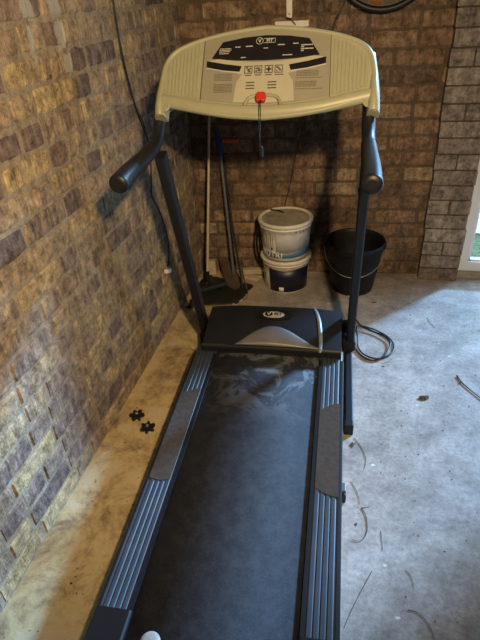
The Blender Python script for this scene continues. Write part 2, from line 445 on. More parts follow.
# side rails
for s in (-1, 1):
    prof = [(.212, -.045), (.212, -.004), (.213, -.002), (.219, -.001), (.2225, -.001)]
    u = .2255
    prof += [(.2235, -.0035), (.2255, -.0035)]
    for k in range(4):
        prof += [(u, -.0005), (u + .002, .0015), (u + .0115, .0015), (u + .0135, -.0005), (u + .0155, -.0015)]
        u += .0165
    prof += [(.2925, -.001), (.297, -.0005), (.3015, -.003), (.304, -.008), (.304, -.055), (.298, -.055), (.298, -.02), (.22, -.02), (.22, -.045)]
    rail = strip([(s * a, h) for a, h in prof], lin_v(-.542, .56, 6)).build('side_rail', M_rail, TR)
    rail['label'] = 'ribbed blue grey %s foot rail with worn brown grip strip' % ('left' if s < 0 else 'right')
    # black outer and inner edge strips
    strip([(s * .2120, -.03), (s * .2225, -.03), (s * .2225, .0006), (s * .2120, .0006)], [-.542, .50]).build('inner_edge', M_black, rail)
    strip([(s * .2965, -.058), (s * .3075, -.058), (s * .3075, -.004), (s * .304, .0012), (s * .2965, .0018)], [-.542, .50]).build('outer_edge', M_black, rail)
    # worn grip strip with arched ends and fine ribs
    m = MB(); n = 22
    for k in range(n):
        a = .2262 + (.0700) * k / n; bb = a + .0700 / n * .80
        c = ((a + bb) / 2 - .261) / .035
        bow = .030 * (1 - c * c)
        va, vb = (-.124 - .014 * c - bow * .25, .236 + .022 * c + bow * .3) if s > 0 else (-.135 - bow * .3, .266 - .020 * c + bow * .2)
        m.add([(s * a, va, dz(va) + .0012), (s * bb, va, dz(va) + .0012), (s * bb, vb, dz(vb) + .0012), (s * a, vb, dz(vb) + .0012),
               (s * a, va, dz(va) + .0030), (s * bb, va, dz(va) + .0030), (s * bb, vb, dz(vb) + .0030), (s * a, vb, dz(vb) + .0030)],
              [(0, 1, 2, 3), (4, 5, 6, 7), (0, 1, 5, 4), (1, 2, 6, 5), (2, 3, 7, 6), (3, 0, 4, 7)])
        a2 = a + .0700 / n
        m.add([(s * a, va + .002, dz(va) + .0025), (s * a2, va + .002, dz(va) + .0025), (s * a2, vb - .002, dz(vb) + .0025), (s * a, vb - .002, dz(vb) + .0025)], [(0, 1, 2, 3)])
    p = m.build('grip_strip', M_pad, rail); p['label'] = 'worn brown grip strip'
    # rear end cap
    m = MB(); zc = dz(-.69)
    poly = [(s * .208, -.062), (s * .308, -.062), (s * .310, -.006), (s * .303, .004), (s * .214, .004), (s * .208, -.003)]
    strip(poly, [-.83, -.538]).build('end_cap', M_black, TR, bevel=.003)
    m = MB().lathe([(.0, 0), (.022, 0), (.024, .003), (.024, .012), (.0, .012)], (s * .26, -.66, 0), 20); m.build('rubber_foot', M_black, TR)
    # side support foot below the rail
    m = MB().box((s * .312, -.028, .020), (.026, .046, .038), bev=.005); f = m.build('support_foot', M_black, TR)
    MB().box((s * .312, -.022, .043), (.024, .034, .010), bev=.003).build('support_bracket', M_grey, f)
# motor hood
def hood():
    nu, nv = 44, 22; vs = []
    def top(u, t):
        au = abs(u) / .296
        vf = .513 + .006 * math.cos(au * 1.4); vb = .775 - .012 * au ** 4
        v = vf + (vb - vf) * t
        u = u * .960 + .011
        z = .196 + .052 * math.sin(min(1, t * 1.05) * PI / 2) - .008 * au ** 4
        if t > .88: z -= .05 * ((t - .88) / .12) ** 2 * .6
        # shallow hump in the middle above the crescent
        z += .010 * math.exp(-(u / .16) ** 2) * math.exp(-((t - .35) / .3) ** 2)
        return (u, v, z)
    for j in range(nv + 1):
        for i in range(nu + 1):
            u = -.296 + .592 * i / nu
            vs.append(top(u, j / nv))
    W = nu + 1; m = MB()
    fs = [(j * W + i, j * W + i + 1, (j + 1) * W + i + 1, (j + 1) * W + i) for j in range(nv) for i in range(nu)]
    m.add(vs, fs, True)
    def skirt(idx, off):
        a = [vs[k] for k in idx]; bb = [(p[0] + off[0], p[1] + off[1], off[2]) for p in a]
        k = len(a); m.add(a + bb, [(i, i + 1, k + i + 1, k + i) for i in range(k - 1)])
    skirt(range(W), (0, -.004, .163)); skirt([nv * W + i for i in range(W)], (0, .03, .06))
    skirt([j * W for j in range(nv + 1)], (-.003, 0, .07)); skirt([j * W + nu for j in range(nv + 1)], (.003, 0, .07))
    h = m.build('motor_hood', M_hood, TR)
    def surf(u, v, off=.0015):
        au = abs(u) / .296
        vf = .513 + .006 * math.cos(au * 1.4); vb = .775 - .012 * au ** 4
        p = top(u, (v - vf) / (vb - vf)); return (p[0], p[1] - off * .4, p[2] + off)
    # dark lip below the crescent
    m = MB(); n = 40
    pts = []
    for i in range(n + 1):
        u = -.298 + .596 * i / n; vf = .511 + .006 * math.cos(abs(u) / .296 * 1.4); u = u * .960 + .011
        pts += [(u, vf - .001, .164), (u, vf - .002, .180), (u, vf + .001, .194), (u, vf + .006, .1975)]
    m.add(pts, [(i * 4 + k, i * 4 + k + 1, i * 4 + 4 + k + 1, i * 4 + 4 + k) for i in range(n) for k in range(3)], True)
    m.build('front_lip', M_black, h)
    # silver crescent: its lower edge lies on the lip, its upper edge arches over the hood
    m = MB(); n = 44; pts = []
    for i in range(n + 1):
        w = i / n; u = -.152 + .372 * w
        arch = math.sin(PI * w ** .80) ** 1.5 * .088
        v0 = .520
        for q in range(7):
            t = q / 6; v = v0 + (arch + .001) * t
            p = surf(u, v, .004 + .008 * math.sin(PI * min(1, t * .9)) * (arch / .11) )
            pts.append(p)
    m.add(pts, [(i * 7 + k, i * 7 + k + 1, i * 7 + 7 + k + 1, i * 7 + 7 + k) for i in range(n) for k in range(6)], True)
    cr = m.build('crescent_trim', M_silver, h); sd = cr.modifiers.new('s', 'SOLIDIFY'); sd.thickness = .004; sd.offset = -1
    cr['label'] = 'silver crescent trim'
    m = MB(); pts = []
    ctrl = [(.168, .760), (.186, .715), (.199, .66), (.207, .60), (.211, .55), (.210, .505)]
    for i in range(25):
        f = i / 24 * 5; k = min(int(f), 4); w = f - k
        u = ctrl[k][0] * (1 - w) + ctrl[k + 1][0] * w; v = ctrl[k][1] * (1 - w) + ctrl[k + 1][1] * w
        hw = .0055 + .003 * math.sin(PI * i / 24)
        pts += [surf(u - hw, v, .0012), surf(u + hw, v, .0012)]
    m.add(pts, [(2 * i, 2 * i + 1, 2 * i + 3, 2 * i + 2) for i in range(24)], True)
    st = m.build('hood_stripe', M_stripe, h); sd = st.modifiers.new('s', 'SOLIDIFY'); sd.thickness = .0015; sd.offset = 1
    # badge
    def oval(a, bq, off, th, n=36):
        pts = []
        for k in range(n):
            an = 2 * PI * k / n; x = math.copysign(abs(math.cos(an)) ** .8, math.cos(an)) * a; y = math.sin(an) * bq
            pts.append(surf(-.003 + x, .683 + y, off + th))
        lo = [(p[0], p[1], p[2] - th) for p in pts]
        return MB().add(pts + lo, [list(range(n))] + [(k, (k + 1) % n, n + (k + 1) % n, n + k) for k in range(n)])
    bg = oval(.082, .034, .001, .003).build('badge', M_black, h)
    for nm, sx_, mat in (('ring', .040, M_prints),):
        oval(.047, .021, .004, .002).build('badge_plate', M_prints, h)
    return h, surf
HOOD, hsurf = hood()

def text_mesh(body, size, mapfn, name, mat, parent, cx=True, extr=.0006, spacing=1.0):
    cu = bpy.data.curves.new('t', 'FONT'); cu.body = body; cu.size = size; cu.space_character = spacing
    cu.align_x = 'CENTER' if cx else 'LEFT'; cu.align_y = 'CENTER'; cu.resolution_u = 3; cu.offset = size * .03
    ob = bpy.data.objects.new('t', cu); COL.objects.link(ob)
    dg = bpy.context.evaluated_depsgraph_get(); me = bpy.data.meshes.new_from_object(ob.evaluated_get(dg))
    bm = bmesh.new(); bm.from_mesh(me)
    bmesh.ops.subdivide_edges(bm, edges=[e for e in bm.edges if e.calc_length() > size * .3], cuts=1)
    r = bmesh.ops.extrude_face_region(bm, geom=bm.faces[:])
    for v in [g for g in r['geom'] if isinstance(g, bmesh.types.BMVert)]: v.co.z = extr
    for v in bm.verts: v.co = Vector(mapfn(v.co.x, v.co.y, v.co.z))
    bmesh.ops.recalc_face_normals(bm, faces=bm.faces[:])
    me2 = bpy.data.meshes.new(name); bm.to_mesh(me2); bm.free(); me2.materials.append(mat)
    bpy.data.objects.remove(ob); bpy.data.curves.remove(cu)
    o = bpy.data.objects.new(name, me2); COL.objects.link(o); o.parent = parent
    return o
def logo_V(cx_, cy_, s, mapfn, name, mat_bg, mat_fg, parent):
    """round disc carrying a V followed by the word fit"""
    m = MB(); n = 24
    m.prism([(cx_ + s * .62 * math.cos(2 * PI * k / n), cy_ + s * .56 * math.sin(2 * PI * k / n)) for k in range(n)], 0, .0006, mapfn)
    m.build(name, mat_bg, parent)
n = 28
m = MB().add([hsurf(-.025 + .0175 * math.cos(2 * PI * k / n), .683 + .0165 * math.sin(2 * PI * k / n), .0080) for k in range(n)], [list(range(n))]); m.build('badge_disc', M_black, HOOD)
text_mesh('V', .029, lambda x, y, z: hsurf(-.025 + x, .682 + y * 1.05, .0092 + z), 'badge_lettering', M_prints, HOOD)
text_mesh('FIT', .026, lambda x, y, z: hsurf(.017 + x * 1.0, .683 + y * 1.05, .0085 + z), 'badge_lettering', M_black, HOOD)

# base frame: foot tubes on the floor, cross tube at the front, rubber ends
def sq_tube(m, a, b, w, h, upv=(0, 0, 1)):
    a = Vector(a); b = Vector(b); t = (b - a).normalized(); x = t.cross(Vector(upv)).normalized(); y = x.cross(t)
    e = min(w, h) * .14
    prof = [(-w / 2 + e, -h / 2), (w / 2 - e, -h / 2), (w / 2, -h / 2 + e), (w / 2, h / 2 - e), (w / 2 - e, h / 2), (-w / 2 + e, h / 2), (-w / 2, h / 2 - e), (-w / 2, -h / 2 + e)]
    vs = [a + x * p + y * q for p, q in prof] + [b + x * p + y * q for p, q in prof]
    m.add(vs, [(i, (i + 1) % 8, 8 + (i + 1) % 8, 8 + i) for i in range(8)] + [list(range(8))[::-1], list(range(8, 16))])
m = MB()
for s in (-1, 1): sq_tube(m, (s * .334, .285, .026), (s * .334, .98, .026), .030, .044)
sq_tube(m, (-.349, .955, .030), (.349, .955, .030), .040, .044)
bf = m.build('base_frame', M_steel, TR)
for s in (-1, 1):
    MB().box((s * .334, .273, .024), (.034, .030, .048), bev=.004).build('rubber_end', M_black, bf)
# uprights
for s in (-1, 1):
    UU = .336 if s > 0 else -.324
    m = MB(); sq_tube(m, (UU, .772, .048), (UU, .468, .985), .034, .048, (0, 1, 0.3))
    up_ = m.build('upright', M_steel, TR)
    for q in (.86, .33):
        pz = .048 + (.985 - .048) * q; pv = .772 + (.468 - .772) * q
        rotm = Matrix.Rotation(R(90), 3, 'Y')
        MB().lathe([(0, -.004), (.007, -.004), (.008, 0), (.0065, .004), (0, .005)], (UU - .0205, pv, pz), 14, rot=Matrix.Rotation(R(-90), 3, 'Y')).build('bolt', M_wire if s > 0 else M_grey, up_)
    MB().box((UU, .766, .070), (.046, .075, .050), bev=.004).build('bracket', M_steel, up_)
# handles
def bez(pts, n):
    out = []
    P = [Vector(p) for p in pts]
    for i in range(len(P) - 1):
        p0 = P[max(i - 1, 0)]; p1 = P[i]; p2 = P[i + 1]; p3 = P[min(i + 2, len(P) - 1)]
        for k in range(n):
            t = k / n
            out.append(.5 * ((2 * p1) + (p2 - p0) * t + (2 * p0 - 5 * p1 + 4 * p2 - p3) * t * t + (3 * p1 - p0 - 3 * p2 + p3) * t ** 3))
    out.append(P[-1]); return out
for s in (-1, 1):
    path = bez([(s * .334, .565, 1.125), (s * .334, .535, 1.075), (s * .335, .480, 1.025), (s * .336, .40, 1.010), (s * .337, .32, 1.008)], 8)
    hd = MB().tube(path, .020, 18).build('handle', M_steel, TR)
    gp = bez([(s * .335, .450, 1.016), (s * .336, .38, 1.009), (s * .337, .28, 1.006), (s * .336, .19, 1.003), (s * .335, .135, 1.000)], 8)
    nn = len(gp); rr = [.0225 + .0045 * min(1, i / nn * 1.3) for i in range(nn)]
    MB().tube(gp, rr, 22).build('foam_grip', M_foam, hd)
    e = Vector(gp[-1]); d = (Vector(gp[-1]) - Vector(gp[-3])).normalized()
    MB().tube([e - d * .004, e + d * .004, e + d * .010, e + d * .012], [.0275, .0275, .024, .014], 22).build('end_cap', M_black, hd)
    MB().tube([e + d * .011, e + d * .0135], [.009, .008], 16).build('cap_plug', M_steel, hd)
    # pulse sensor plate let into the inner side of the grip
    m = MB()
    for k in range(5):
        pass
    q = Vector(gp[int(nn * .78)])
    MB().box((q.x + .0235, q.y, q.z + .004), (.004, .050, .014), bev=.0015).build('sensor_slot', M_black, hd)

# ---- console, plate coordinates (u across, t up the face, n out of the face)
AA = R(52); ca, sa = math.cos(AA), math.sin(AA)
CU = .012
def CP(u, t, n=0): return Vector((CU + u, .50 + t * ca - n * sa, 1.10 + t * sa + n * ca))
def interp(tab, x):
    if x <= tab[0][0]: return tab[0][1]
    for (a, fa), (b_, fb) in zip(tab[:-1], tab[1:]):
        if x <= b_: return fa + (fb - fa) * (x - a) / (b_ - a)
    return tab[-1][1]
def smooth_curve(tab):
    P = bez([(a, b_, 0) for a, b_ in tab], 6); return [(p.x, p.y) for p in P]
topc = smooth_curve([(0, .291), (.10, .280), (.19, .262), (.255, .242), (.305, .216), (.332, .178), (.342, .13), (.347, .075), (.348, .0)])
botc = smooth_curve([(0, -.026), (.10, -.018), (.19, -.003), (.27, .018), (.31, .026), (.318, .010), (.330, -.004), (.348, -.008)])
half_out = topc + botc[::-1][1:]
outline = half_out[:-1] + [(-a, b_) for a, b_ in half_out[::-1]][:-1]
# remove doubled centre points
ol = []
for p in outline:
    if not ol or (abs(p[0] - ol[-1][0]) + abs(p[1] - ol[-1][1])) > .0012: ol.append(p)
outline = ol
def ring_body():
    """stacked offset rings: back plate -> round side -> front rim"""
    m = MB(); n = len(outline); cu_, ct_ = 0, .12
    levels = [(-.075, .86), (-.070, .955), (-.050, .995), (-.020, 1.0), (-.004, .992), (.006, .972), (.008, .945), (.001, .93)]
    vs = []
    for h, k in levels:
        for (x, y) in outline:
            sx_ = x * (1 - (1 - k) * .85); sy_ = ct_ + (y - ct_) * (1 - (1 - k) * 1.7) + (-h * .62 if y < .10 and h < 0 else 0)
            vs.append(CP(sx_, sy_, h))
    fs = []
    for L in range(len(levels) - 1):
        fs += [(L * n + i, L * n + (i + 1) % n, (L + 1) * n + (i + 1) % n, (L + 1) * n + i) for i in range(n)]
    m.add(vs, fs, True)
    m.add([CP(x * (1 - .14 * .85), ct_ + (y - ct_) * (1 - .14 * 1.7) + (.075 * .62 if y < .10 else 0), -.075) for x, y in outline], [list(range(n))])
    m.add([CP(x * (1 - .07 * .85), ct_ + (y - ct_) * (1 - .07 * 1.7), .001) for x, y in outline], [list(range(n))])
    # lower front apron: a ledge that bulges towards the runner
    lip = smooth_curve([(-.330, .066), (-.26, .052), (-.19, .036), (-.10, .024), (0, .019), (.10, .024), (.19, .036), (.26, .052), (.330, .066)])
    bt = [(x, interp(sorted([(a, b_) for a, b_ in ([(0, -.018), (.10, -.013), (.19, -.001), (.27, .016), (.335, .030)])]), abs(x))) for x, _ in lip]
    cols = []
    for (x, ty), (_, by) in zip(lip, bt):
        bulge = .007 * (1 - (x / .36) ** 2) + .005
        cols.append([CP(x, ty + .006, .000), CP(x, ty + .002, .009), CP(x, ty - .003, .013), CP(x, (ty + by) / 2, .011), CP(x, by + .005, .004), CP(x, by + .002, -.004), CP(x, by + .010, -.024)])
    k = len(cols[0]); vs = [q for c in cols for q in c]
    m.add(vs, [(i * k + j, (i + 1) * k + j, (i + 1) * k + j + 1, i * k + j + 1) for i in range(len(cols) - 1) for j in range(k - 1)], True)
    m.add(cols[0], [list(range(k))]); m.add(cols[-1], [list(range(k))])
    # wing ends that wrap down over the handle tubes
    for s in (-1, 1):
        a = []
        cols = []
        for (t, n0, w0, w1) in [(.19, -.02, .318, .334), (.12, .000, .318, .344), (.06, .012, .314, .350), (.02, .014, .312, .352), (-.004, .006, .313, .352)]:
            rad = []
            for j in range(13):
                an = PI * j / 12
                rad.append(CP(s * ((w0 + w1) / 2 + (w1 - w0) / 2 * math.cos(an)), t + .004 * math.sin(an), -.035 + (n0 + .040) * math.sin(an) ** .6 if an not in (0,) else -.035))
            cols.append(rad)
        k = 13; vs = [q for c in cols for q in c]
        m.add(vs, [(i * k + j, (i + 1) * k + j, (i + 1) * k + j + 1, i * k + j + 1) for i in range(len(cols) - 1) for j in range(k - 1)], True)
        m.add(cols[-1], [list(range(k))])
    return m.build('console', M_cream, TR)
CON = ring_body()
CON['label'] = 'cream curved console'
def cpoly(poly, h0, h1, name, mat, parent=CON, bev=None):
    m = MB().prism(poly, h0, h1, lambda x, y, h: CP(x, y, h)); return m.build(name, mat, parent, bevel=bev)
# side wings: fluted panels
for s in (-1, 1):
    m = MB(); n = 9
    for k in range(n):
        x0 = .207 + .0118 * k; xm = x0 + .0059
        tt = interp([(0, .285), (.19, .257), (.25, .236), (.30, .205), (.33, .16)], xm) - .020
        tb = interp([(.19, .040), (.26, .056), (.322, .072)], xm) + .006
        vs = []
        for y in (tb, tt):
            for j in range(7):
                an = PI * j / 6; vs.append(CP(s * (xm + .0050 * math.cos(an)), y, .0008 + .0030 * math.sin(an)))
        m.add(vs, [(j, j + 1, 7 + j + 1, 7 + j) for j in range(6)] + [list(range(7)), list(range(7, 14))], False)
    m.build('fluted_panel', M_cream, CON)
    # dark seam between wing and centre panel
    cpoly([(s * .2000, .046), (s * .2025, .046), (s * .1985, .250), (s * .1965, .250)], .001, .0028, 'seam', M_print)
# centre panel
cpoly([(-.198, .047), (-.10, .034), (0, .028), (.10, .034), (.198, .047), (.194, .250), (.10, .265), (0, .272), (-.10, .265), (-.194, .250)], .001, .0030, 'centre_panel', M_creamd)
# pale middle column that widens to both sides under the dark strips
mid = [(-.095, .036), (0, .031), (.095, .036), (.088, .10), (.072, .125), (.10, .131), (.15, .142), (.184, .155), (.184, .172), (.150, .178), (.100, .170), (.04, .164), (-.04, .164), (-.100, .170), (-.150, .178), (-.184, .172), (-.184, .155), (-.15, .142), (-.10, .131), (-.072, .125), (-.088, .10)]
cpoly(mid, .003, .0046, 'middle_column', M_creaml)
DISP = cpoly([(-.171, .180), (-.09, .171), (0, .168), (.09, .171), (.166, .179), (.132, .233), (.07, .244), (0, .249), (-.07, .244), (-.138, .232)], .003, .0075, 'display', M_disp, CON, .0012)
for s in (-1, 1):
    cpoly([(s * .186, .172), (s * .13, .160), (s * .074, .151), (s * .080, .133), (s * .13, .139), (s * .186, .151)], .0046, .0070, 'dark_strip', M_disp, CON, .0008)
    cpoly([(s * .186, .1505), (s * .13, .1385), (s * .079, .1325), (s * .081, .1285), (s * .13, .1345), (s * .186, .1465)], .0046, .0062, 'strip_edge', M_prints, CON)
text_mesh('V', .017, lambda x, y, z: CP(-.021 + x, .230 + y, .0076 + z), 'logo', M_prints, CON)
m = MB(); n = 26; m.add([CP(-.021 + r_ * math.cos(2 * PI * k / n), .230 + r_ * math.sin(2 * PI * k / n), .0080) for r_ in (.0098, .0114) for k in range(n)], [(k, (k + 1) % n, n + (k + 1) % n, n + k) for k in range(n)]); m.build('logo', M_prints, CON)
text_mesh('FIT', .014, lambda x, y, z: CP(.010 + x * 1.1, .230 + y, .0076 + z), 'logo', M_prints, CON)
m = MB()
for a, b_, c, d_ in ((-.009, .2225, .028, .2238), (-.009, .2362, .028, .2375), (.0268, .2225, .028, .2375)):
    m.prism([(a, b_), (c, b_), (c, d_), (a, d_)], .0076, .0082, lambda p, q, h: CP(p, q, h))
m.build('logo_box', M_prints, CON)
# small print on the display: unreadable dashes
def dashes(rows, name, mat, h):
    for (x0, x1, y, th) in rows:
        m = MB()
        x = x0; rn = random.Random(int(x0 * 1e4) + int(y * 1e4))
        while x < x1 - .001:
            w = min(rn.uniform(.006, .014), x1 - x)
            m.prism([(x, y - th / 2), (x + w, y - th / 2), (x + w, y + th / 2), (x, y + th / 2)], h, h + .0004, lambda a, b_, c: CP(a, b_, c)); x += w + .0011
        m.build(name, mat, CON)
dashes([(-.098, -.081, .213, .0030), (-.064, -.042, .214, .0030), (-.008, .006, .206, .0026), (.036, .058, .215, .0030), (.083, .100, .217, .0030), (-.078, -.062, .178, .0026), (.052, .084, .181, .0026)], 'display_print', M_prints, .0076)
dashes([(-.146, -.110, .209, .0022), (-.148, -.110, .204, .0022), (-.148, -.114, .199, .0022), (-.148, -.118, .193, .0022), (.108, .144, .211, .0030), (.108, .117, .205, .0030), (.108, .146, .199, .0030), (.108, .117, .193, .0030)], 'display_print', M_prints, .0076)
# four pictogram keys with captions
for k, x in enumerate((-.052, -.021, .012, .043)):
    m = MB(); y = .139; s = .0125
    for a, b_, c, d_ in ((-s, -s, s, -s + .0022), (-s, s - .0022, s, s), (-s, -s, -s + .0022, s), (s - .0022, -s, s, s)):
        m.prism([(x + a, y + b_), (x + c, y + b_), (x + c, y + d_), (x + a, y + d_)], .0046, .0056, lambda p, q, h: CP(p, q, h))
    fig = {0: [(-.008, .004, -.001, .0085), (-.003, -.004, .004, .003), (.000, -.008, .007, -.003), (.004, .002, .009, .006)],
           1: [(-.008, .002, .006, .006), (-.002, -.006, .008, .000), (-.008, -.008, -.004, -.002)],
           2: [(-.002, -.009, .002, .009), (-.009, -.002, .009, .002), (-.004, -.004, .004, .004)],
           3: [(-.008, .003, -.002, .008), (-.003, -.001, .003, .004), (.001, -.006, .008, -.001), (-.008, -.008, -.003, -.005)]}[k]
    for a, b_, c, d_ in fig:
        m.prism([(x + a, y + b_), (x + c, y + b_), (x + c, y + d_), (x + a, y + d_)], .0046, .0056, lambda p, q, h: CP(p, q, h))
    w = .010 if k < 3 else .016
    m.prism([(x - w + (.004 if k == 3 else 0), y - .0195), (x + w, y - .0195), (x + w, y - .0165), (x - w + (.004 if k == 3 else 0), y - .0165)], .0046, .0052, lambda p, q, h: CP(p, q, h))
    m.build('pictogram', M_print, CON)
for sx_ in (-.044, .024):
    for i in range(3):
        y = .097 - .0095 * i
        cpoly([(sx_ - .013, y - .0016), (sx_ + .014, y - .0012), (sx_ + .014, y + .0020), (sx_ - .013, y + .0016)], .0046, .0060, 'speaker_slot', M_print)
dashes([(-.160, -.103, .128 - .005 * i, .0026) for i in range(5)] + [(-.160, -.100, .095 - .005 * i, .0028) for i in range(6)] + [(.098, .165, .130 - .005 * i, .0026) for i in range(4)] + [(.098, .178, .108 - .005 * i, .0022) for i in range(1)] + [(.096, .160, .096 - .005 * i, .0026) for i in range(4)] + [(.096, .178, .073, .0024)], 'instruction_print', M_printg, .0031)
# raised horseshoe around the safety key
m = MB(); pts = bez([CP(-.056, .018, .012), CP(-.050, .038, .009), CP(-.036, .050, .007), CP(0, .055, .006), (CP(.036, .050, .007)), CP(.050, .038, .009), CP(.056, .018, .012)], 6)
m.tube(pts, .0052, 10); m.build('key_surround', M_cream, CON)
# safety key and cord
SK = MB()
SK.prism([(-.013, .030), (.013, .030), (.017, .048), (.012, .060), (-.012, .060), (-.017, .048)], .008, .024, lambda x, y, h: CP(x - .006, y - .002, h))
SK = SK.build('safety_key', M_red, TR, bevel=.004); SK['label'] = 'red safety key'
cp0 = CP(-.007, .030, .024)
m = MB()
e0 = cp0 + Vector((.001, -.010, -.135))
m.tube(bez([cp0, cp0 + Vector((-.002, -.014, -.03)), cp0 + Vector((-.004, -.016, -.12)), e0], 6), .0012, 6)
m.tube(bez([cp0 + Vector((.0025, 0, 0)), cp0 + Vector((.003, -.014, -.03)), cp0 + Vector((-.001, -.016, -.12)), e0], 6), .0012, 6)
m.build('cord', M_cable, SK)
MB().box(e0 + Vector((0, 0, -.018)), (.012, .008, .036), bev=.003).build('cord_clip', M_black, SK)

# ------------------------------------------------------------------ loose things
def smooth_path(pts, n=8): return bez(pts, n)
# power cable on the floor
z = .006
cpath = [(-.01, 2.16, .09), (.03, 2.17, .03), (.055, 2.165, z), (.12, 2.135, z), (.18, 2.08, z), (.205, 2.01, z), (.185, 1.945, z), (.13, 1.905, z), (.075, 1.925, z), (.045, 1.98, z), (.04, 2.05, .012), (.035, 2.10, .03), (.045, 2.145, .02), (.10, 2.12, .011), (.160, 2.08, .012), (.188, 2.03, .012), (.165, 1.935, .012), (.115, 1.89, z), (.06, 1.92, z), (.0, 2.02, .006), (-.05, 2.08, .006)]
o = MB().tube(smooth_path(cpath), .0038, 8).build('power_cable', M_cable)
o.parent = TR; o.matrix_parent_inverse = (Matrix.Translation((-.30, 1.15, 0)) @ Matrix.Rotation(R(2.4), 4, 'Z')).inverted(); o['label'] = 'looped black power cable on the concrete'

# star knobs
def star_knob(name, x, y, rz, label):
    r = empty(name, (x, y, 0), rz)
    m = MB(); n = 72; out = []
    for k in range(n):
        a = 2 * PI * k / n; rad = .0235 + .0075 * math.cos(6 * a) ; rad = max(rad, .0165)
        out.append((rad * math.cos(a), rad * math.sin(a)))
    lv = [(.002, .90), (.005, 1.0), (.014, 1.0), (.018, .90), (.0195, .6)]
    vs = [(px * k, py * k, h) for h, k in lv for px, py in out]
    m.add(vs, [(L * n + i, L * n + (i + 1) % n, (L + 1) * n + (i + 1) % n, (L + 1) * n + i) for L in range(4) for i in range(n)] + [list(range(n))[::-1], [4 * n + i for i in range(n)]])
    m.lathe([(.0, -.0), (.008, .0), (.008, .004)], (0, 0, 0), 14)
    m.build('knob_body', M_black, r)
    MB().lathe([(.0035, .0195), (.0065, .0195), (.0065, .0225), (.0045, .0228), (.0, .0215)], (0, 0, 0), 16).build('metal_insert', M_wire, r)
    tag(r, label, 'knob', 'black star knobs on the floor')
star_knob('star_knob', -.810, 1.388, R(15), 'black six lobed star knob on the floor, nearer the brick wall')
star_knob('star_knob', -.742, 1.330, R(40), 'black six lobed star knob on the floor, nearer the treadmill rail')

# pale round disc lying on the belt end
th = R(2.4)
def TW(u, v, z): return Vector((-.30 + u * math.cos(th) - v * math.sin(th), 1.15 + u * math.sin(th) + v * math.cos(th), z))
w = TW(-.142, -.602, dz(-.602) - .0095)
m = MB().lathe([(0, 0), (.023, 0), (.0255, .002), (.0255, .008), (.023, .011), (.014, .0125), (0, .013)], w, 30)
o = m.build('bottle_cap', simple('off_white_cap', (.34, .30, .27), .6, sc=30, var=.25)); tag(o, 'round off-white cap lying near the left rear corner of the running belt', 'cap')

# buckets
def glyph_on_cyl(cx_, cy_, rad_fn, ang0, z0):
    def f(x, y, h):
        zz = z0 + y; r_ = rad_fn(zz) + .0012 + h; a = ang0 + x / r_
        return (cx_ + r_ * math.cos(a), cy_ + r_ * math.sin(a), zz)
    return f
def tub(name, cx_, cy_, zb, hh, r0, r1, rim, label, handle_side):
    r = empty(name, (cx_, cy_, zb))
    rf = lambda zz: r0 + (r1 - r0) * zz / hh
    prof = [(0, .004), (r0 - .004, .004), (r0 - .004, 0), (r0, .002), (r0 + (r1 - r0) * .5, hh * .5), (r1 - .002, hh - .035), (r1 + .003, hh - .033), (r1 + .003, hh - .028), (r1 - .001, hh - .026), (r1, hh - .012)]
    MB().lathe(prof, (0, 0, 0), 56).build('tub_body', M_white, r)
    lid = [(r1 + .002, hh - .020), (rim, hh - .019), (rim + .001, hh - .004), (rim - .003, hh), (rim - .011, hh + .001), (rim - .014, hh - .004), (rim - .02, hh - .006)]
    ring = MB().lathe(lid, (0, 0, 0), 56).build('lid', M_white, r)
    MB().lathe([(rim - .019, hh - .0065), (rim * .5, hh - .0055), (0, hh - .005)], (0, 0, 0), 56).build('lid_top', M_lid, ring)['label'] = 'dusty lid top'
    tag(r, label, 'bucket', 'plastic tubs stacked against the back wall')
    return r, rf
BX, BY = -.372, 2.555
t1, rf1 = tub('plastic_tub', BX, BY, 0, .196, .118, .130, .139, 'white plastic tub with navy label on the floor under another tub', 1)
t2, rf2 = tub('plastic_tub', BX, BY, .198, .206, .122, .138, .1445, 'white lidded tub with blue band label stacked on top of the navy one', 1)
def band(parent, rf, a0, a1, z0, z1, mat, name, off=.0008, wave=None):
    m = MB(); n = 30; vs = []
    for i in range(n + 1):
        a = a0 + (a1 - a0) * i / n
        za = z0 + (wave[0](i / n) if wave else 0); zb_ = z1 + (wave[1](i / n) if wave else 0)
        for j in range(3):
            zz = za + (zb_ - za) * j / 2; rr = rf(zz) + off
            vs.append((rr * math.cos(a), rr * math.sin(a), zz))
    m.add(vs, [(i * 3 + j, (i + 1) * 3 + j, (i + 1) * 3 + j + 1, i * 3 + j + 1) for i in range(n) for j in range(2)], True)
    o = m.build(name, mat, parent); sd = o.modifiers.new('s', 'SOLIDIFY'); sd.thickness = .0006; sd.offset = 1; return o
A = lambda deg: R(deg)   # -90 faces the camera
band(t1, rf1, A(-127), A(-12), .010, .146, M_navy, 'navy_label', wave=(lambda f: 0, lambda f: .003 * math.cos(f * 9)))
band(t1, rf1, A(-100), A(-88), .014, .040, M_white, 'label_square', .0018)
for k, (a, zz) in enumerate([(-150, .075), (-147, .090), (-152, .062)]): band(t1, rf1, A(a), A(a + 4), zz, zz + .016, M_navy, 'label_mark', .0012)
band(t2, rf2, A(-105), A(-22), .045, .155, M_label, 'grey_label', wave=(lambda f: .012 * f, lambda f: -.002 * f))
band(t2, rf2, A(-160), A(-8), .018, .043, M_blue, 'blue_band', .0012, wave=(lambda f: .012 * max(0, f - .4) ** 1.5, lambda f: .004 + .030 * max(0, f - .4) ** 1.5 - .004 * math.sin(f * 3.1)))
text_mesh('NUTRI', .046, lambda x, y, h: (lambda r_, a: (r_ * math.cos(a), r_ * math.sin(a), .034 + y))(rf2(.034) + .0022 + h, R(-121) + x / .127), 'label_lettering', M_white, t2, spacing=1.05)
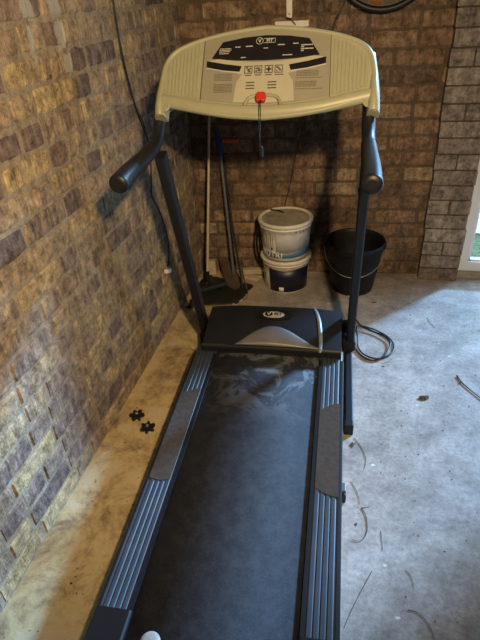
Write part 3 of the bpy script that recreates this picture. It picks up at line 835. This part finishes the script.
for a, z0, z1, wd in [(-146, .075, .140, 2.2), (-139, .060, .120, 1.2), (-132, .070, .150, 1.5), (-126, .060, .125, 1.2), (-119, .055, .160, 1.6), (-113, .070, .140, 1.0), (-60, .160, .172, 3), (-50, .155, .170, 2), (-40, .157, .172, 2)]:
    band(t2, rf2, A(a), A(a + wd), z0, z1, M_printg, 'label_print', .0011)
band(t2, rf2, A(-150), A(-144), .112, .128, M_navy, 'label_mark', .0014); band(t2, rf2, A(-119), A(-114), .062, .076, M_leaf, 'label_mark', .0014)
m = MB().tube(bez([(-.02, .06, .2035), (-.05, .075, .207), (-.075, .085, .206), (-.095, .08, .209)], 5), [.004] * 16, 8); m.build('grime_lump', M_black, t2)
# black side handle lugs and hanging bail seen at the left of the upper tub
m = MB().tube(bez([(-.145, .0, .165), (-.156, -.010, .10), (-.158, -.012, .03), (-.150, 0, -.04), (-.142, .02, -.07)], 6), .006, 8); m.build('carry_handle', M_black, t2)
band(t2, lambda z: .147, A(172), A(192), .150, .186, M_black, 'handle_lug', .0)

# black builder's bucket
def builders_bucket():
    cx_, cy_ = -.004, 2.562
    r = empty('builders_bucket', (cx_, cy_, 0))
    tag(r, 'black rubber bucket with wire handle behind the right treadmill upright', 'bucket')
    H_ = .283; r0, r1 = .108, .150
    prof = [(0, .006), (r0 - .004, .006), (r0 - .002, 0), (r0 + .001, .0), (r0 + .004, .02), (r0 + (r1 - r0) * .4, H_ * .4), (r0 + (r1 - r0) * .43 + .003, H_ * .41), (r0 + (r1 - r0) * .46, H_ * .43), (r1 - .003, H_ - .045), (r1 + .002, H_ - .043), (r1 + .004, H_ - .008), (r1 + .006, H_ - .004), (r1 + .003, H_), (r1 - .001, H_ - .003),
            (r1 - .006, H_ - .02), (r1 - .010, H_ - .06), (r0 + .006, .03), (r0 - .01, .012), (0, .010)]
    b = MB().lathe(prof, (0, 0, 0), 64).build('bucket_body', M_bucket, r)
    for s in (-1, 1):
        MB().box((s * (r1 + .004), 0, H_ - .028), (.014, .036, .038), bev=.004).build('handle_lug', M_bucket, r)
    pts = []
    for i in range(29):
        a = PI * i / 28; pts.append(((r1 + .010) * math.cos(a), -(.125 + .035) * math.sin(a) - .0, H_ - .03 - .115 * math.sin(a)))
    # bail hangs down against the front of the bucket
    P2 = []
    for p in pts:
        x, y, zz = p; rr = r0 + (r1 - r0) * zz / H_ + .012; d = math.hypot(x, y)
        if d < rr: x, y = x * rr / max(d, 1e-5), y * rr / max(d, 1e-5)
        P2.append((x, y, zz))
    MB().tube(P2, .0021, 8).build('wire_handle', M_wire, r)
    return r
builders_bucket()

# leaning tools in the corner
def broom():
    r = empty('long_handled_scraper', (-.80, 2.40, 0))
    tag(r, 'tool with a thin pale pole and dark socket leaning in the corner', 'tool')
    L = lambda x, y, z: (x + .80, y - 2.40, z)
    top = Vector((-.752, 2.628, 1.02)); bot = Vector((-.802, 2.455, .085))
    MB().tube([L(*bot), L(*top)], [.0072, .0065], 12).build('pole', M_pole, r)
    d = (top - bot).normalized(); e = bot - d * .045
    MB().tube([L(*(bot + d * .02)), L(*(bot - d * .03)), L(*e)], [.011, .0125, .0135], 14).build('socket', M_bluet if False else M_steel, r)
    e2 = e - d * .0015
    MB().tube([L(*(e + d * .002)), L(*(e - d * .006))], [.0125, .009], 14).build('end_plug', M_orange, r)
    # bar-shaped head lying across with a short bristle row
    hb = MB(); a = Vector((-.83, 2.355, .034)); b_ = Vector((-.695, 2.455, .034))
    sq_tube(hb, L(*a), L(*b_), .026, .018); hb.build('head', simple('dark_blue_bar', (.018, .03, .05), .5), r)
    rn = random.Random(5); br = MB()
    for i in range(70):
        w_ = rn.random(); p = a + (b_ - a) * w_ + Vector((rn.uniform(-.006, .006), rn.uniform(-.008, .008), -.006)); q = p + Vector((rn.uniform(-.012, .012), rn.uniform(-.012, .012), -.0275))
        br.tube([L(*p), L(*q)], .0009, 4, cap=False)
    br.build('bristles', M_black, r)
    MB().tube([L(-.795, 2.43, .062), L(-.77, 2.40, .040)], .008, 10).build('neck', M_steel, r)
broom()
def shovel():
    r = empty('garden_edger', (-.70, 2.56, 0))
    tag(r, 'grey twin tube garden tool with blue joint and red grip against the back wall', 'tool')
    L = lambda x, y, z: (x + .70, y - 2.56, z)
    MB().tube([L(-.725, 2.640, .735), L(-.700, 2.600, .34), L(-.672, 2.540, .045)], [.0095, .0085, .008], 12).build('main_tube', M_grey, r)
    MB().tube([L(-.715, 2.650, .70), L(-.668, 2.570, .33), L(-.602, 2.450, .016)], [.0065, .006, .006], 10).build('second_tube', M_steel, r)
    m = MB().tube([L(-.738, 2.640, .82), L(-.730, 2.641, .78), L(-.724, 2.640, .72), L(-.722, 2.638, .68)], [.010, .018, .016, .011], 14); m.build('joint', M_bluet, r)
    MB().tube([L(-.728, 2.638, .770), L(-.700, 2.632, .772)], .006, 10).build('grip_stem', M_steel, r)
    MB().tube([L(-.705, 2.632, .771), L(-.618, 2.615, .776)], [.0085, .0085], 12).build('grip', M_redgrip, r)
    # pressed blade lying on the floor
    pl = [(-.795, 2.66), (-.700, 2.64), (-.610, 2.50), (-.640, 2.43), (-.700, 2.47)]
    nz = [.10, .075, .006, .004, .012]
    m = MB(); n = 5
    vs = [Vector(L(x, y, q)) for (x, y), q in zip(pl, nz)]
    ctr = sum(vs, Vector()) / n + Vector((0, 0, -.012)); ctr.z = max(ctr.z, .012)
    m.add(vs + [ctr], [(i, (i + 1) % n, n) for i in range(n)], False)
    b_ = m.build('blade', M_rust, r); sd = b_.modifiers.new('s', 'SOLIDIFY'); sd.thickness = .003; sd.offset = 1
    m = MB().tube(bez([L(-.640, 2.62, .055), L(-.615, 2.55, .03), L(-.575, 2.44, .007), L(-.560, 2.36, .005), L(-.585, 2.325, .005), L(-.64, 2.335, .005)], 6), .0022, 8); m.build('wire_guard', M_wire, r)
shovel()
def ground_sheet():
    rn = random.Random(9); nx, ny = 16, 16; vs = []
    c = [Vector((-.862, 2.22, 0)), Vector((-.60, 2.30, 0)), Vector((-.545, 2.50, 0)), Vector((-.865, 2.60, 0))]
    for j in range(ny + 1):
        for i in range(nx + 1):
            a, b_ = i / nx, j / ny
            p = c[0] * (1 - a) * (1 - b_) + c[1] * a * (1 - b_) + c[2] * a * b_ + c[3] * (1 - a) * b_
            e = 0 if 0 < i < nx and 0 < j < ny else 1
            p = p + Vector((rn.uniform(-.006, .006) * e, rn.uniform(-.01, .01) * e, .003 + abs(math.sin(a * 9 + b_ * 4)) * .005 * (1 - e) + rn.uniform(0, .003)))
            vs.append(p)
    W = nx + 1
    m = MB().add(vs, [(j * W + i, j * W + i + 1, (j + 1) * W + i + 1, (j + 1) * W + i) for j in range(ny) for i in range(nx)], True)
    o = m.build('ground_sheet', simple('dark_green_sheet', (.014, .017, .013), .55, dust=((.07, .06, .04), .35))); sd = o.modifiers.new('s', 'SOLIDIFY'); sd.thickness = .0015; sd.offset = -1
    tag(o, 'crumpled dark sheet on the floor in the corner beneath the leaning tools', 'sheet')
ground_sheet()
# cream offcuts by the wall
def offcut(name, pts, h, label, z0=0):
    m = MB(); m.prism(pts, z0, z0 + h, lambda x, y, z: Vector((x, y, z))); o = m.build(name, M_stone, bevel=.003); tag(o, label, 'offcut', 'cream offcuts beside the tubs'); return o
offcut('board_offcut', [(-.660, 2.655), (-.600, 2.678), (-.515, 2.680), (-.510, 2.640), (-.56, 2.648), (-.645, 2.625)], .030, 'larger curved cream offcut lying against the foot of the back wall')
offcut('board_offcut', [(-.630, 2.580), (-.605, 2.612), (-.520, 2.600), (-.545, 2.556)], .018, 'smaller cream offcut lying in front of the curved one')
offcut('board_offcut', [(-.852, 2.60), (-.800, 2.62), (-.805, 2.655), (-.855, 2.645)], .085, 'small upright cream block in the corner behind the pale pole')

# cables on the walls
XW = -.884
pc = [(1.955, 2.32), (1.96, 1.9), (1.965, 1.62), (1.96, 1.42), (1.953, 1.36), (1.963, 1.26), (1.975, 1.18), (2.01, 1.06), (2.06, .985), (2.085, .87), (2.06, .77), (2.035, .69), (2.09, .60), (2.125, .52), (2.145, .43), (2.13, .36), (2.095, .315)]
wc = MB().tube(bez([(XW + .003, y, z_) for y, z_ in pc], 6), .0032, 8).build('wall_cable', M_cable)
tag(wc, 'black cable hanging down the left brick wall ending in a small socket clip', 'cable')
MB().tube(bez([(XW + .003, y, z_) for y, z_ in [(1.966, 1.58), (1.963, 1.42), (1.958, 1.34), (1.955, 1.24), (1.985, 1.12), (2.03, 1.01), (2.07, .93), (2.088, .875)]], 6), .0024, 8).build('second_core', M_cable, wc)
clip = MB().box((XW + .008, 2.075, .300), (.018, .060, .020), rot=Matrix.Rotation(R(-22), 3, 'X'), bev=.004).build('clip', M_white, wc); clip['label'] = 'pale plastic clip'
MB().box((XW + .008, 2.118, .318), (.014, .018, .016), bev=.003).build('clip_screw', M_grey, wc)
yb = lambda x: 2.67 + (x + .89) * .06
wp = [(-.085, 1.62), (-.105, 1.46), (-.122, 1.356), (-.142, 1.312), (-.162, 1.274), (-.20, 1.16), (-.26, .95), (-.33, .71), (-.366, .526), (-.394, .414), (-.40, .30)]
wc2 = MB().tube(bez([(x, yb(x) - .010, z_) for x, z_ in wp], 6), .0022, 8).build('wall_wire', M_cable)
tag(wc2, 'thin black wire running down the back wall to behind the stacked tubs', 'cable')
MB().tube([(-.148, yb(-.15) - .011, 1.302), (-.156, yb(-.16) - .011, 1.286)], .0055, 10).build('wire_joint', M_cable, wc2)
# small fixing screw on left wall
o = MB().lathe([(0, .0), (.011, .0), (.010, .004), (.004, .006), (0, .005)], (-.8845, 1.83, .205), 14, rot=Matrix.Rotation(R(90), 3, 'Y')).build('wall_plug', M_grey)
tag(o, 'small round grey fixing in the left wall low down by the treadmill', 'fixing')
# white trunking
tr = empty('cable_trunking', (-.366, yb(-.366), 1.28)); tag(tr, 'white plastic cable trunking on the back wall ending behind the console', 'trunking')
m = MB(); yy = -.012
m.box((0, yy, .50), (.026, .016, .96), bev=.003).build('cover', M_white, tr)
MB().lathe([(0, 0), (.003, 0), (.003, .002), (0, .002)], (0, yy - .0085, .036), 10, rot=Matrix.Rotation(R(90), 3, 'X')).build('screw', M_black, tr)
MB().box((.012, yy - .004, -.004), (.155, .026, .026), bev=.004).build('foot_box', M_white, tr)
MB().tube(bez([(-.01, -.024, .022), (.003, -.032, .018), (.018, -.034, .006), (.030, -.032, -.008)], 5), .0025, 8).build('cable_end', M_cable, tr)

# dartboard-like round board, only its lower rim is in the picture
db = empty('dartboard', (.040, yb(.04) - .012, 1.526)); tag(db, 'round black rimmed board with coloured face hung high on the back wall', 'dartboard')
rx = Matrix.Rotation(R(90), 3, 'X')
MB().lathe([(.222, -.012), (.226, .0), (.226, .030), (.220, .036), (.205, .036), (.200, .026), (.200, -.012)], (0, 0, 0), 72, rot=rx).build('rim', M_black, db)
def board_mat():
    t = NT('sisal'); v = t.co(); f = t.noise(v, 200, 4)
    t.base(t.ramp(f, [(.3, (.10, .10, .08)), (.7, (.22, .2, .16))])); t.b.inputs['Roughness'].default_value = .9; return t.m
MB().lathe([(.2, .012), (0, .012)], (0, 0, 0), 60, rot=rx).build('board_face', board_mat(), db)
cols = [simple('segment_green', (.05, .14, .045), .8), simple('segment_orange', (.36, .14, .05), .8), simple('segment_grey', (.17, .17, .15), .8)]
for k in range(20):
    a0 = 2 * PI * k / 20 + .02; a1 = a0 + 2 * PI / 20 - .04
    MB().lathe([(.070, .0125), (.070, .015), (.196, .015), (.196, .0125)], (0, 0, 0), 5, rot=rx, a0=a0, a1=a1).build('segment', cols[(0, 2, 1, 2)[k % 4]], db)

# debris on the floor
def twig(pts, r_, label, branch=None):
    r_ = r_ * (.8 if r_ > .003 else .62)
    m = MB(); P = bez([(x, y, r_ + .001 + (z_ if len(q) > 2 else 0)) for q in pts for (x, y, z_) in [(q[0], q[1], q[2] if len(q) > 2 else 0)]], 5)
    n = len(P); m.tube(P, [r_ * (1 - .5 * i / n) for i in range(n)], 6)
    if branch:
        B = [(x, y, r_) for x, y in branch]; m.tube(B, [r_ * .7, r_ * .4] if len(B) == 2 else [r_ * .7] * len(B), 6)
    o = m.build('twig', M_twig); tag(o, label, 'twig', 'dry twigs and stems on the concrete'); return o
twig([(.455, 1.835), (.470, 1.79), (.505, 1.735), (.56, 1.66)], .0042, 'thick forked dry twig at the right edge of the concrete', [(.468, 1.80), (.452, 1.778)])
twig([(.045, 1.41), (.075, 1.36), (.088, 1.31), (.083, 1.265)], .0018, 'thin curved stem just behind the rubber foot end of the right tube')
twig([(.040, 1.205), (.060, 1.17), (.072, 1.12)], .0015, 'thin straight stem on the floor beside the small support foot')
twig([(.078, 1.105), (.093, 1.07), (.095, 1.02), (.078, .985), (.052, .985)], .0021, 'dark hooked stem on the floor right of the support foot', [(.078, 1.105), (.105, 1.115)])
twig([(.112, .895), (.085, .835), (.060, .775), (.040, .72)], .0013, 'long pale dry stem beside the lower end of the treadmill')
twig([(.137, 1.03), (.140, .995), (.142, .965)], .0016, 'short dark stem lying right of the hooked stem')
twig([(.205, .915), (.220, .895), (.225, .86)], .0013, 'tiny curved stem towards the bottom right of the floor')
twig([(.205, .800), (.235, .795), (.262, .76), (.268, .725)], .0016, 'arched thin stem near the bottom edge of the concrete')
twig([(.150, 2.05 - .17), (.185, 1.90), (.196, 1.93)], .0013, 'small curled stem in front of the looped power cable')
twig([(.37, 2.28), (.385, 2.23), (.40, 2.19)], .0015, 'thin dark stem on the bright floor in front of the brick pier')
def leaf(x, y, s, label, rz=0, name='dead_leaf'):
    m = MB(); rn = random.Random(int(x * 999) + 3); n = 14
    ring = [(s * (1 + rn.uniform(-.5, .35)) * math.cos(2 * PI * k / n), s * .6 * (1 + rn.uniform(-.5, .4)) * math.sin(2 * PI * k / n), rn.uniform(.001, s * .30)) for k in range(n)]
    ring = [(a * math.cos(rz) - b_ * math.sin(rz), a * math.sin(rz) + b_ * math.cos(rz), c) for a, b_, c in ring]
    m.add([(x + a, y + b_, c) for a, b_, c in ring] + [(x, y, s * .42)] + [(x + a * .5, y + b_ * .5, c * .5 + s * .22) for a, b_, c in ring],
          [(k, (k + 1) % n, n + 1 + (k + 1) % n, n + 1 + k) for k in range(n)] + [(n + 1 + k, n + 1 + (k + 1) % n, n) for k in range(n)])
    o = m.build(name, M_leaf); sd = o.modifiers.new('s', 'SOLIDIFY'); sd.thickness = .001; tag(o, label, 'leaf', 'dead leaves on the floor'); return o
leaf(.312, 1.675, .027, 'crumpled brown dead leaf in the middle of the right floor', R(20))
leaf(.155, 1.86 - .0, .006, 'tiny dark leaf crumb in front of the cable loop')
leaf(.115, 2.40, .011, 'small dark leaf crumb on the floor in front of the black bucket')
leaf(.062, 1.04, .007, 'tiny leaf scrap caught on the hooked stem', R(50))
leaf(-.74, .70, .006, 'tiny dark crumb on the yellow floor near the left wall')
leaf(-.645, 1.62, .007, 'small dark crumb on the yellow floor beside the left foot rail')
leaf(.041, 1.375, .016, 'brown leaf litter beside the rubber end of the right floor tube', R(80))
# grit: one uncounted scatter
m = MB(); rn = random.Random(21)
for i in range(300):
    if rn.random() < .7: x = rn.uniform(.06, .75); y = rn.uniform(.5, 2.5)
    else: x = rn.uniform(-.86, -.66); y = rn.uniform(.4, 2.3)
    s = rn.uniform(.0007, .0022)
    if -.05 < x < .24 and 1.85 < y < 2.3: continue
    m.box((x, y, s * .5), (s * 2, s * 1.4, s), rot=Matrix.Rotation(rn.uniform(0, 3), 3, 'Z'))
o = m.build('grit', M_leaf); tag(o, 'loose dark grit scattered over the concrete floor', 'grit', kind='stuff')

# ------------------------------------------------------------------ light
wd = bpy.data.worlds.new('sky'); SC.world = wd; wd.use_nodes = True
nt = wd.node_tree; bg = nt.nodes['Background']
bg.inputs['Color'].default_value = (.62, .80, 1.0, 1); bg.inputs['Strength'].default_value = 2.3
def area(name, loc, rot, sx_, sy_, power, col, portal=False):
    l = bpy.data.lights.new(name, 'AREA'); l.shape = 'RECTANGLE'; l.size = sx_; l.size_y = sy_; l.energy = power; l.color = col
    o = bpy.data.objects.new(name, l); COL.objects.link(o); o.location = loc; o.rotation_euler = rot
    if portal: l.cycles.is_portal = True
    return o
area('door_daylight', ((DX0 + DX1) / 2 + .05, DY + .16, .85), (R(-90), 0, 0), DX1 - DX0 - .15, 1.50, 26, (.42, .68, 1.0))
sl = bpy.data.lights.new('hazy_sun', 'SUN'); sl.energy = 10.5; sl.angle = R(5.5); sl.color = (.33, .60, 1.0)
so = bpy.data.objects.new('hazy_sun', sl); COL.objects.link(so); so.location = (2.2, 4.7, 3)
so.rotation_euler = Vector((-.67, -.745, -.47)).to_track_quat('-Z', 'Y').to_euler()
# ceiling lamp: a warm bulb on a pendant behind the camera
LP = Vector((.30, 0.0, 1.80))
aim = (Vector((-.66, 1.85, .75)) - LP).normalized()
lt = bpy.data.lights.new('bulb', 'SPOT'); lt.energy = 182; lt.color = (1.0, .72, .40); lt.shadow_soft_size = .045; lt.spot_size = R(98); lt.spot_blend = .9
lo = bpy.data.objects.new('bulb', lt); COL.objects.link(lo); lo.location = LP
lo.rotation_euler = aim.to_track_quat('-Z', 'Y').to_euler()
pl = empty('pendant_lamp', (LP.x, LP.y, 2.35)); tag(pl, 'dark metal shaded pendant lamp hanging from the ceiling over the viewpoint', 'lamp')
MB().tube([(0, 0, 0), (-aim.x * .1, -aim.y * .1, LP.z - 2.35 - aim.z * .10)], .004, 8).build('flex', M_black, pl)
MB().lathe([(0, 0), (.045, 0), (.04, -.02), (0, -.025)], (0, 0, 0), 24).build('ceiling_rose', M_black, pl)
q = aim.to_track_quat('-Z', 'Y').to_matrix()
sh = MB().lathe([(.0, .115), (.025, .11), (.03, .07), (.075, .035), (.105, -.01)], (0, 0, LP.z - 2.35), 32, rot=q).build('lamp_shade', M_black, pl)
sd = sh.modifiers.new('s', 'SOLIDIFY'); sd.thickness = .002
MB().tube([Vector((0, 0, LP.z - 2.35)) - aim * .10, Vector((0, 0, LP.z - 2.35)) - aim * .055], .016, 14).build('lamp_holder', M_black, pl)

SC.view_settings.view_transform = 'Standard'; SC.view_settings.look = 'None'; SC.view_settings.gamma = 1; SC.view_settings.use_curve_mapping = False
SC.view_settings.exposure = 0.0
SC.cycles.use_denoising = True
SC.cycles.max_bounces = 6
SC.cycles.sample_clamp_indirect = 4
